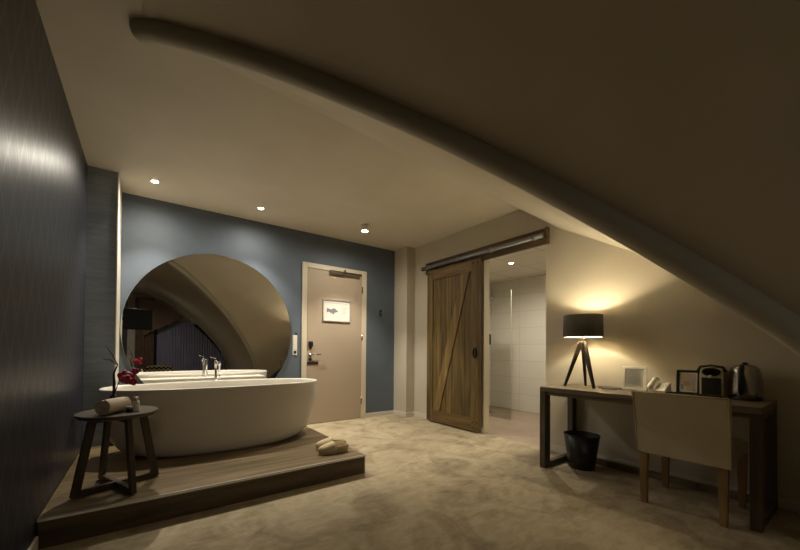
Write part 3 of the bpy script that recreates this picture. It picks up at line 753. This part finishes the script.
# telephone
ph = thing('desk_telephone', 'small white desk telephone between the white frame and the black frame', 'telephone', (3.48, 1.0, DT))
b = MB(); ya, yb2 = .925, 1.000
b.loft([[Vector((3.40, y, DT)), Vector((3.56, y, DT)), Vector((3.56, y, DT+.075)), Vector((3.53, y, DT+.08)), Vector((3.40, y, DT+.022))] for y in (ya, yb2)], smooth=False)
obj('base', b, 'white', ph, bevel=.004)
obj('handset', MB().tube([(3.405, 1.022, DT+.035), (3.42, 1.022, DT+.058), (3.48, 1.022, DT+.092), (3.54, 1.022, DT+.11), (3.56, 1.022, DT+.098)], [.020, .019, .013, .019, .021], 16), 'white', ph)
b = MB()
for i in range(4):
    for j in range(3):
        xx = 3.435+.022*i; z = DT+.022+(xx-3.40)*.446
        b.box((xx, .932+.020*j, z), (xx+.012, .944+.020*j, z+.004))
obj('keypad', b, 'frame_cream', ph)
obj('cradle', MB().box((3.42, 1.000, DT), (3.56, 1.040, DT+.03), .004), 'white', ph)
# coffee machine
cy = .662
cm = thing('coffee_machine', 'compact cream and black capsule coffee machine between black frame and kettle', 'coffee machine', (3.50, cy, DT))
hw = .064
b = MB()
b.loft([[Vector((3.42, cy+s*hw, DT+.0)) for s in (-1, 1)] + [Vector((3.62, cy+s*hw, DT)) for s in (1, -1)],
        [Vector((3.42, cy+s*hw, DT+.165)) for s in (-1, 1)] + [Vector((3.62, cy+s*hw, DT+.165)) for s in (1, -1)],
        [Vector((3.425, cy+s*hw*.93, DT+.205)) for s in (-1, 1)] + [Vector((3.615, cy+s*hw*.93, DT+.205)) for s in (1, -1)],
        [Vector((3.45, cy+s*hw*.7, DT+.228)) for s in (-1, 1)] + [Vector((3.60, cy+s*hw*.7, DT+.228)) for s in (1, -1)]], smooth=False)
obj('housing', b, M['frame_cream'], cm, bevel=.006)['label'] = 'cream plastic housing'
obj('cup_bay', MB().box((3.412, cy-.052, DT+.012), (3.425, cy+.052, DT+.145), .004), 'black', cm)
obj('drip_tray', MB().box((3.375, cy-.062, DT), (3.42, cy+.062, DT+.022), .004), 'black', cm)
obj('brew_head', MB().lathe((3.425, cy, DT+.188), [(.052, 0), (.050, -.016), (.040, -.024)], 32, axis='X', sx=1, sy=.62), 'black_gloss', cm)
obj('capsule_lever', MB().tube([(3.43, cy-.075, DT+.19), (3.43, cy-.06, DT+.225), (3.43, cy, DT+.236), (3.43, cy+.06, DT+.225), (3.43, cy+.075, DT+.19)], .009, 12), 'black', cm)
obj('spout', MB().tube([(3.40, cy, DT+.165), (3.40, cy, DT+.145)], .010, 12), 'alu', cm)
# kettle
kx, ky = 3.50, .503
kt = thing('electric_kettle', 'stainless steel electric kettle with black handle at right end of the desk', 'kettle', (kx, ky, DT))
obj('power_base', MB().lathe((kx, ky, DT), [(.082, 0), (.085, .005), (.085, .016), (.078, .020)], 40), 'black', kt)
obj('body', MB().lathe((kx, ky, DT), [(.082, .021), (.086, .028), (.087, .06), (.083, .14), (.078, .19), (.070, .222), (.052, .240), (.02, .249), (.003, .250)], 48), 'steel', kt)
obj('lid_knob', MB().lathe((kx, ky, DT), [(.012, .248), (.016, .256), (.012, .262)], 16), 'black', kt)
hdx, hdy = -1.0, .06
def kp(r, z): return (kx+hdx*r, ky+hdy*r, DT+z)
obj('handle', MB().tube([kp(.045, .238), kp(.085, .235), kp(.112, .205), kp(.115, .14), kp(.108, .07), kp(.088, .045)], [.011, .014, .015, .0145, .014, .012], 14), 'black', kt)
obj('spout', MB().beam((kx-hdx*.07, ky-hdy*.07, DT+.19), (kx-hdx*.105, ky-hdy*.105, DT+.232), .05, .03, .03, .012, side=(-hdy, hdx, 0)), 'steel', kt)
obj('water_gauge', MB().box((kx-.0885, ky+.005, DT+.06), (kx-.080, ky+.022, DT+.17), .003), 'black', kt)

# waste bin
wb = thing('waste_bin', 'black tapered waste bin on the carpet under the desk', 'waste bin', (3.37, 1.53, 0))
obj('bucket', MB().lathe((3.37, 1.53, 0), [(.105, 0), (.107, .004), (.146, .305), (.141, .305), (.103, .010), (.02, .008)], 48), 'black', wb)
obj('rim', MB().tube([(3.37+.146*math.cos(2*PI*k/48), 1.53+.146*math.sin(2*PI*k/48), .305) for k in range(49)], .0045, 8, caps=False), 'black', wb)

# ------------------------------------------------------------------ chair (back to the camera)
ch = thing('desk_chair', 'cream upholstered chair with light oak legs pushed in at the desk', 'chair', (3.22, .72, 0))
ya_, yb_ = .496, .938
def slab(rows_def, thick_dir, th, mb=None):
    pass
# backrest: gently curved upholstered panel, flared towards the top
b = MB(); rings = []
N = 9
for k in range(N):
    u_ = k/(N-1); z = .362+.440*u_; xo = 2.935-.085*u_**1.2 ; fl_ = .006*u_; tk = .075-.02*u_
    y0, y1 = ya_-.016-fl_, yb_+.016+fl_*.6; ring = []
    n = 12
    for j in range(n+1): ring.append(Vector((xo - .012*math.sin(PI*j/n)*0, y1+(y0-y1)*j/n, z)))
    for j in range(n+1): ring.append(Vector((xo+tk + .014*math.sin(PI*j/n), y0+(y1-y0)*j/n, z)))
    rings.append(ring)
b.loft(rings, smooth=False)
bk_ = obj('backrest', b, 'chair_fabric', ch, bevel=.010)
seam = MB()
for yy, f1 in ((yb_+.014, .6), (ya_-.014, 1)):
    sg = 1 if yy > .7 else -1
    seam.tube([(2.935-.085*u_**1.2-.001, yy+sg*.006*f1*u_,   .362+.440*u_) for u_ in [k/10 for k in range(11)]], .0035, 6)
seam.tube([(2.850-.001, yb_+.019, .801), (2.850-.001, ya_-.021, .801)], .0035, 6)
obj('piping', seam, 'chair_fabric', bk_)
b = MB(); b.box((2.985, ya_-.012, .375), (3.47, yb_+.012, .475), .022, seg=2)
obj('seat', b, 'chair_fabric', ch)
for (fx_, fy_, tx_) in ((3.0, .947-.02, 2.975), (3.0, .511+.01, 2.975)):
    obj('leg', MB().leg((fx_-.02, fy_, .0), (tx_, fy_, .378), .036, .034, .046, .046), 'oak_leg', ch)
for fy_ in (.93, .51):
    obj('leg', MB().leg((3.44, fy_, .0), (3.435, fy_, .378), .032, .034, .044, .046), 'oak_leg', ch)

# ------------------------------------------------------------------ behind the camera (seen in the mirror)
tvt = thing('wall_television', 'dark flat television on a swivel arm at the left wall, seen in the mirror', 'television', (-.10, -.9, 1.5))
obj('screen', MB().box((-.44, -.93, 1.52), (.13, -.89, 2.02), .006), 'tv', tvt)
obj('arm', MB().box((-.465, -.98, 1.74), (-.15, -.93, 1.80)), 'black', tvt)
# end wall: recess window with sheers, drape and cornice line
struct('window_1', MB().box((.15, YE, .25), (2.2, YE+.03, 1.9)), M['tv'])
def drape(x0, x1, z0, z1top, y, amp, waves, n=140):
    rows = []
    for zz in range(13):
        u_ = zz/12; rows.append([Vector((x0+(x1-x0)*k/n, y+amp*math.sin(2*PI*waves*k/n)*(1-.3*u_), z0+(z1top((x0+(x1-x0)*k/n))-z0)*u_)) for k in range(n+1)])
    return MB().grid(rows)
def fz(x):
    P = SURF
    for a, b in zip(P, P[1:]):
        if a.x <= x <= b.x: return a.z+(b.z-a.z)*(x-a.x)/(b.x-a.x+1e-9)
    return ZC
sh_ = obj('sheer_curtain', drape(.3, 2.35, .02, lambda x: min(2.1, fz(x))-.16, YE+.10, .022, 26), 'sheer'); tag(sh_, 'grey blue sheer curtain across the far window, seen in the mirror', 'curtain')
hv = obj('heavy_curtain', drape(-.27, .22, .02, lambda x: ZC-.12, YE+.22, .03, 7), 'curtain'); tag(hv, 'dark brown gathered curtain hanging straight, seen at left in the mirror', 'curtain')
rows = []
for i in range(17):
    u_ = i/16
    a = Vector((-.2+1.25*u_, 0, (fz(-.2+1.25*u_) if -.2+1.25*u_ > -.13 else ZC)-.14)); bq = Vector((-.05+.30*u_+.75*u_**3, 0, 1.45+.20*u_**.8+.43*u_**3))
    rows.append([Vector((a.x+(bq.x-a.x)*v_, YE+.30+.022*math.sin(u_*38), a.z+(bq.z-a.z)*v_)) for v_ in [j/8 for j in range(9)]])
sg_ = obj('swag_curtain', MB().grid(rows), 'curtain'); tag(sg_, 'dark brown curtain swag draped aside under the vault, seen in the mirror', 'curtain')
# lounge sofa with zigzag cushion
sf = thing('lounge_bench', 'low dark upholstered bench behind the bathtub view, seen in the mirror', 'bench', (.4, -.4, 0))
obj('seat', MB().box((-.15, -.75, .12), (.95, -.2, .40), .03, seg=2), 'cushion_dark', sf)
for xx in (-.08, .88):
    for yy in (-.68, -.27): obj('leg', MB().leg((xx, yy, 0), (xx, yy, .125), .04, .04), 'dark_wood', sf)
t = NT('zigzag'); tc = t.add('ShaderNodeTexCoord'); sp = t.add('ShaderNodeSeparateXYZ'); t.link(tc.outputs['Object'], sp.inputs[0])
pp = M2('PINGPONG', M2('MULTIPLY', sp.outputs['X'], 1), .045)
st_ = M2('LESS_THAN', M2('FRACT', M2('MULTIPLY', M2('ADD', sp.outputs['Z'], pp), 1/.085)), .4)
t.link(mix(t, st_, srgb(52, 36, 28), srgb(180, 165, 120)), t.b.inputs['Base Color']); t.b.inputs['Roughness'].default_value = .9; M['zigzag'] = t.m
b = MB(); rr_ = []
cu = tag(obj('zigzag_cushion', MB().blob((.27, -.42, .537), (.29, .07, .135), 4), 'zigzag'), 'dark cushion with pale zigzag pattern standing on the bench, seen in the mirror', 'cushion')
for v in cu.data.vertices:
    x, z = v.co.x/.29, (v.co.z-.135)/.135
    v.co.x = .29*math.copysign(abs(x)**.6, x); v.co.z = .135+.135*math.copysign(abs(z)**.6, z)

for o in bpy.data.objects:
    if '_o' in o: del o['_o']
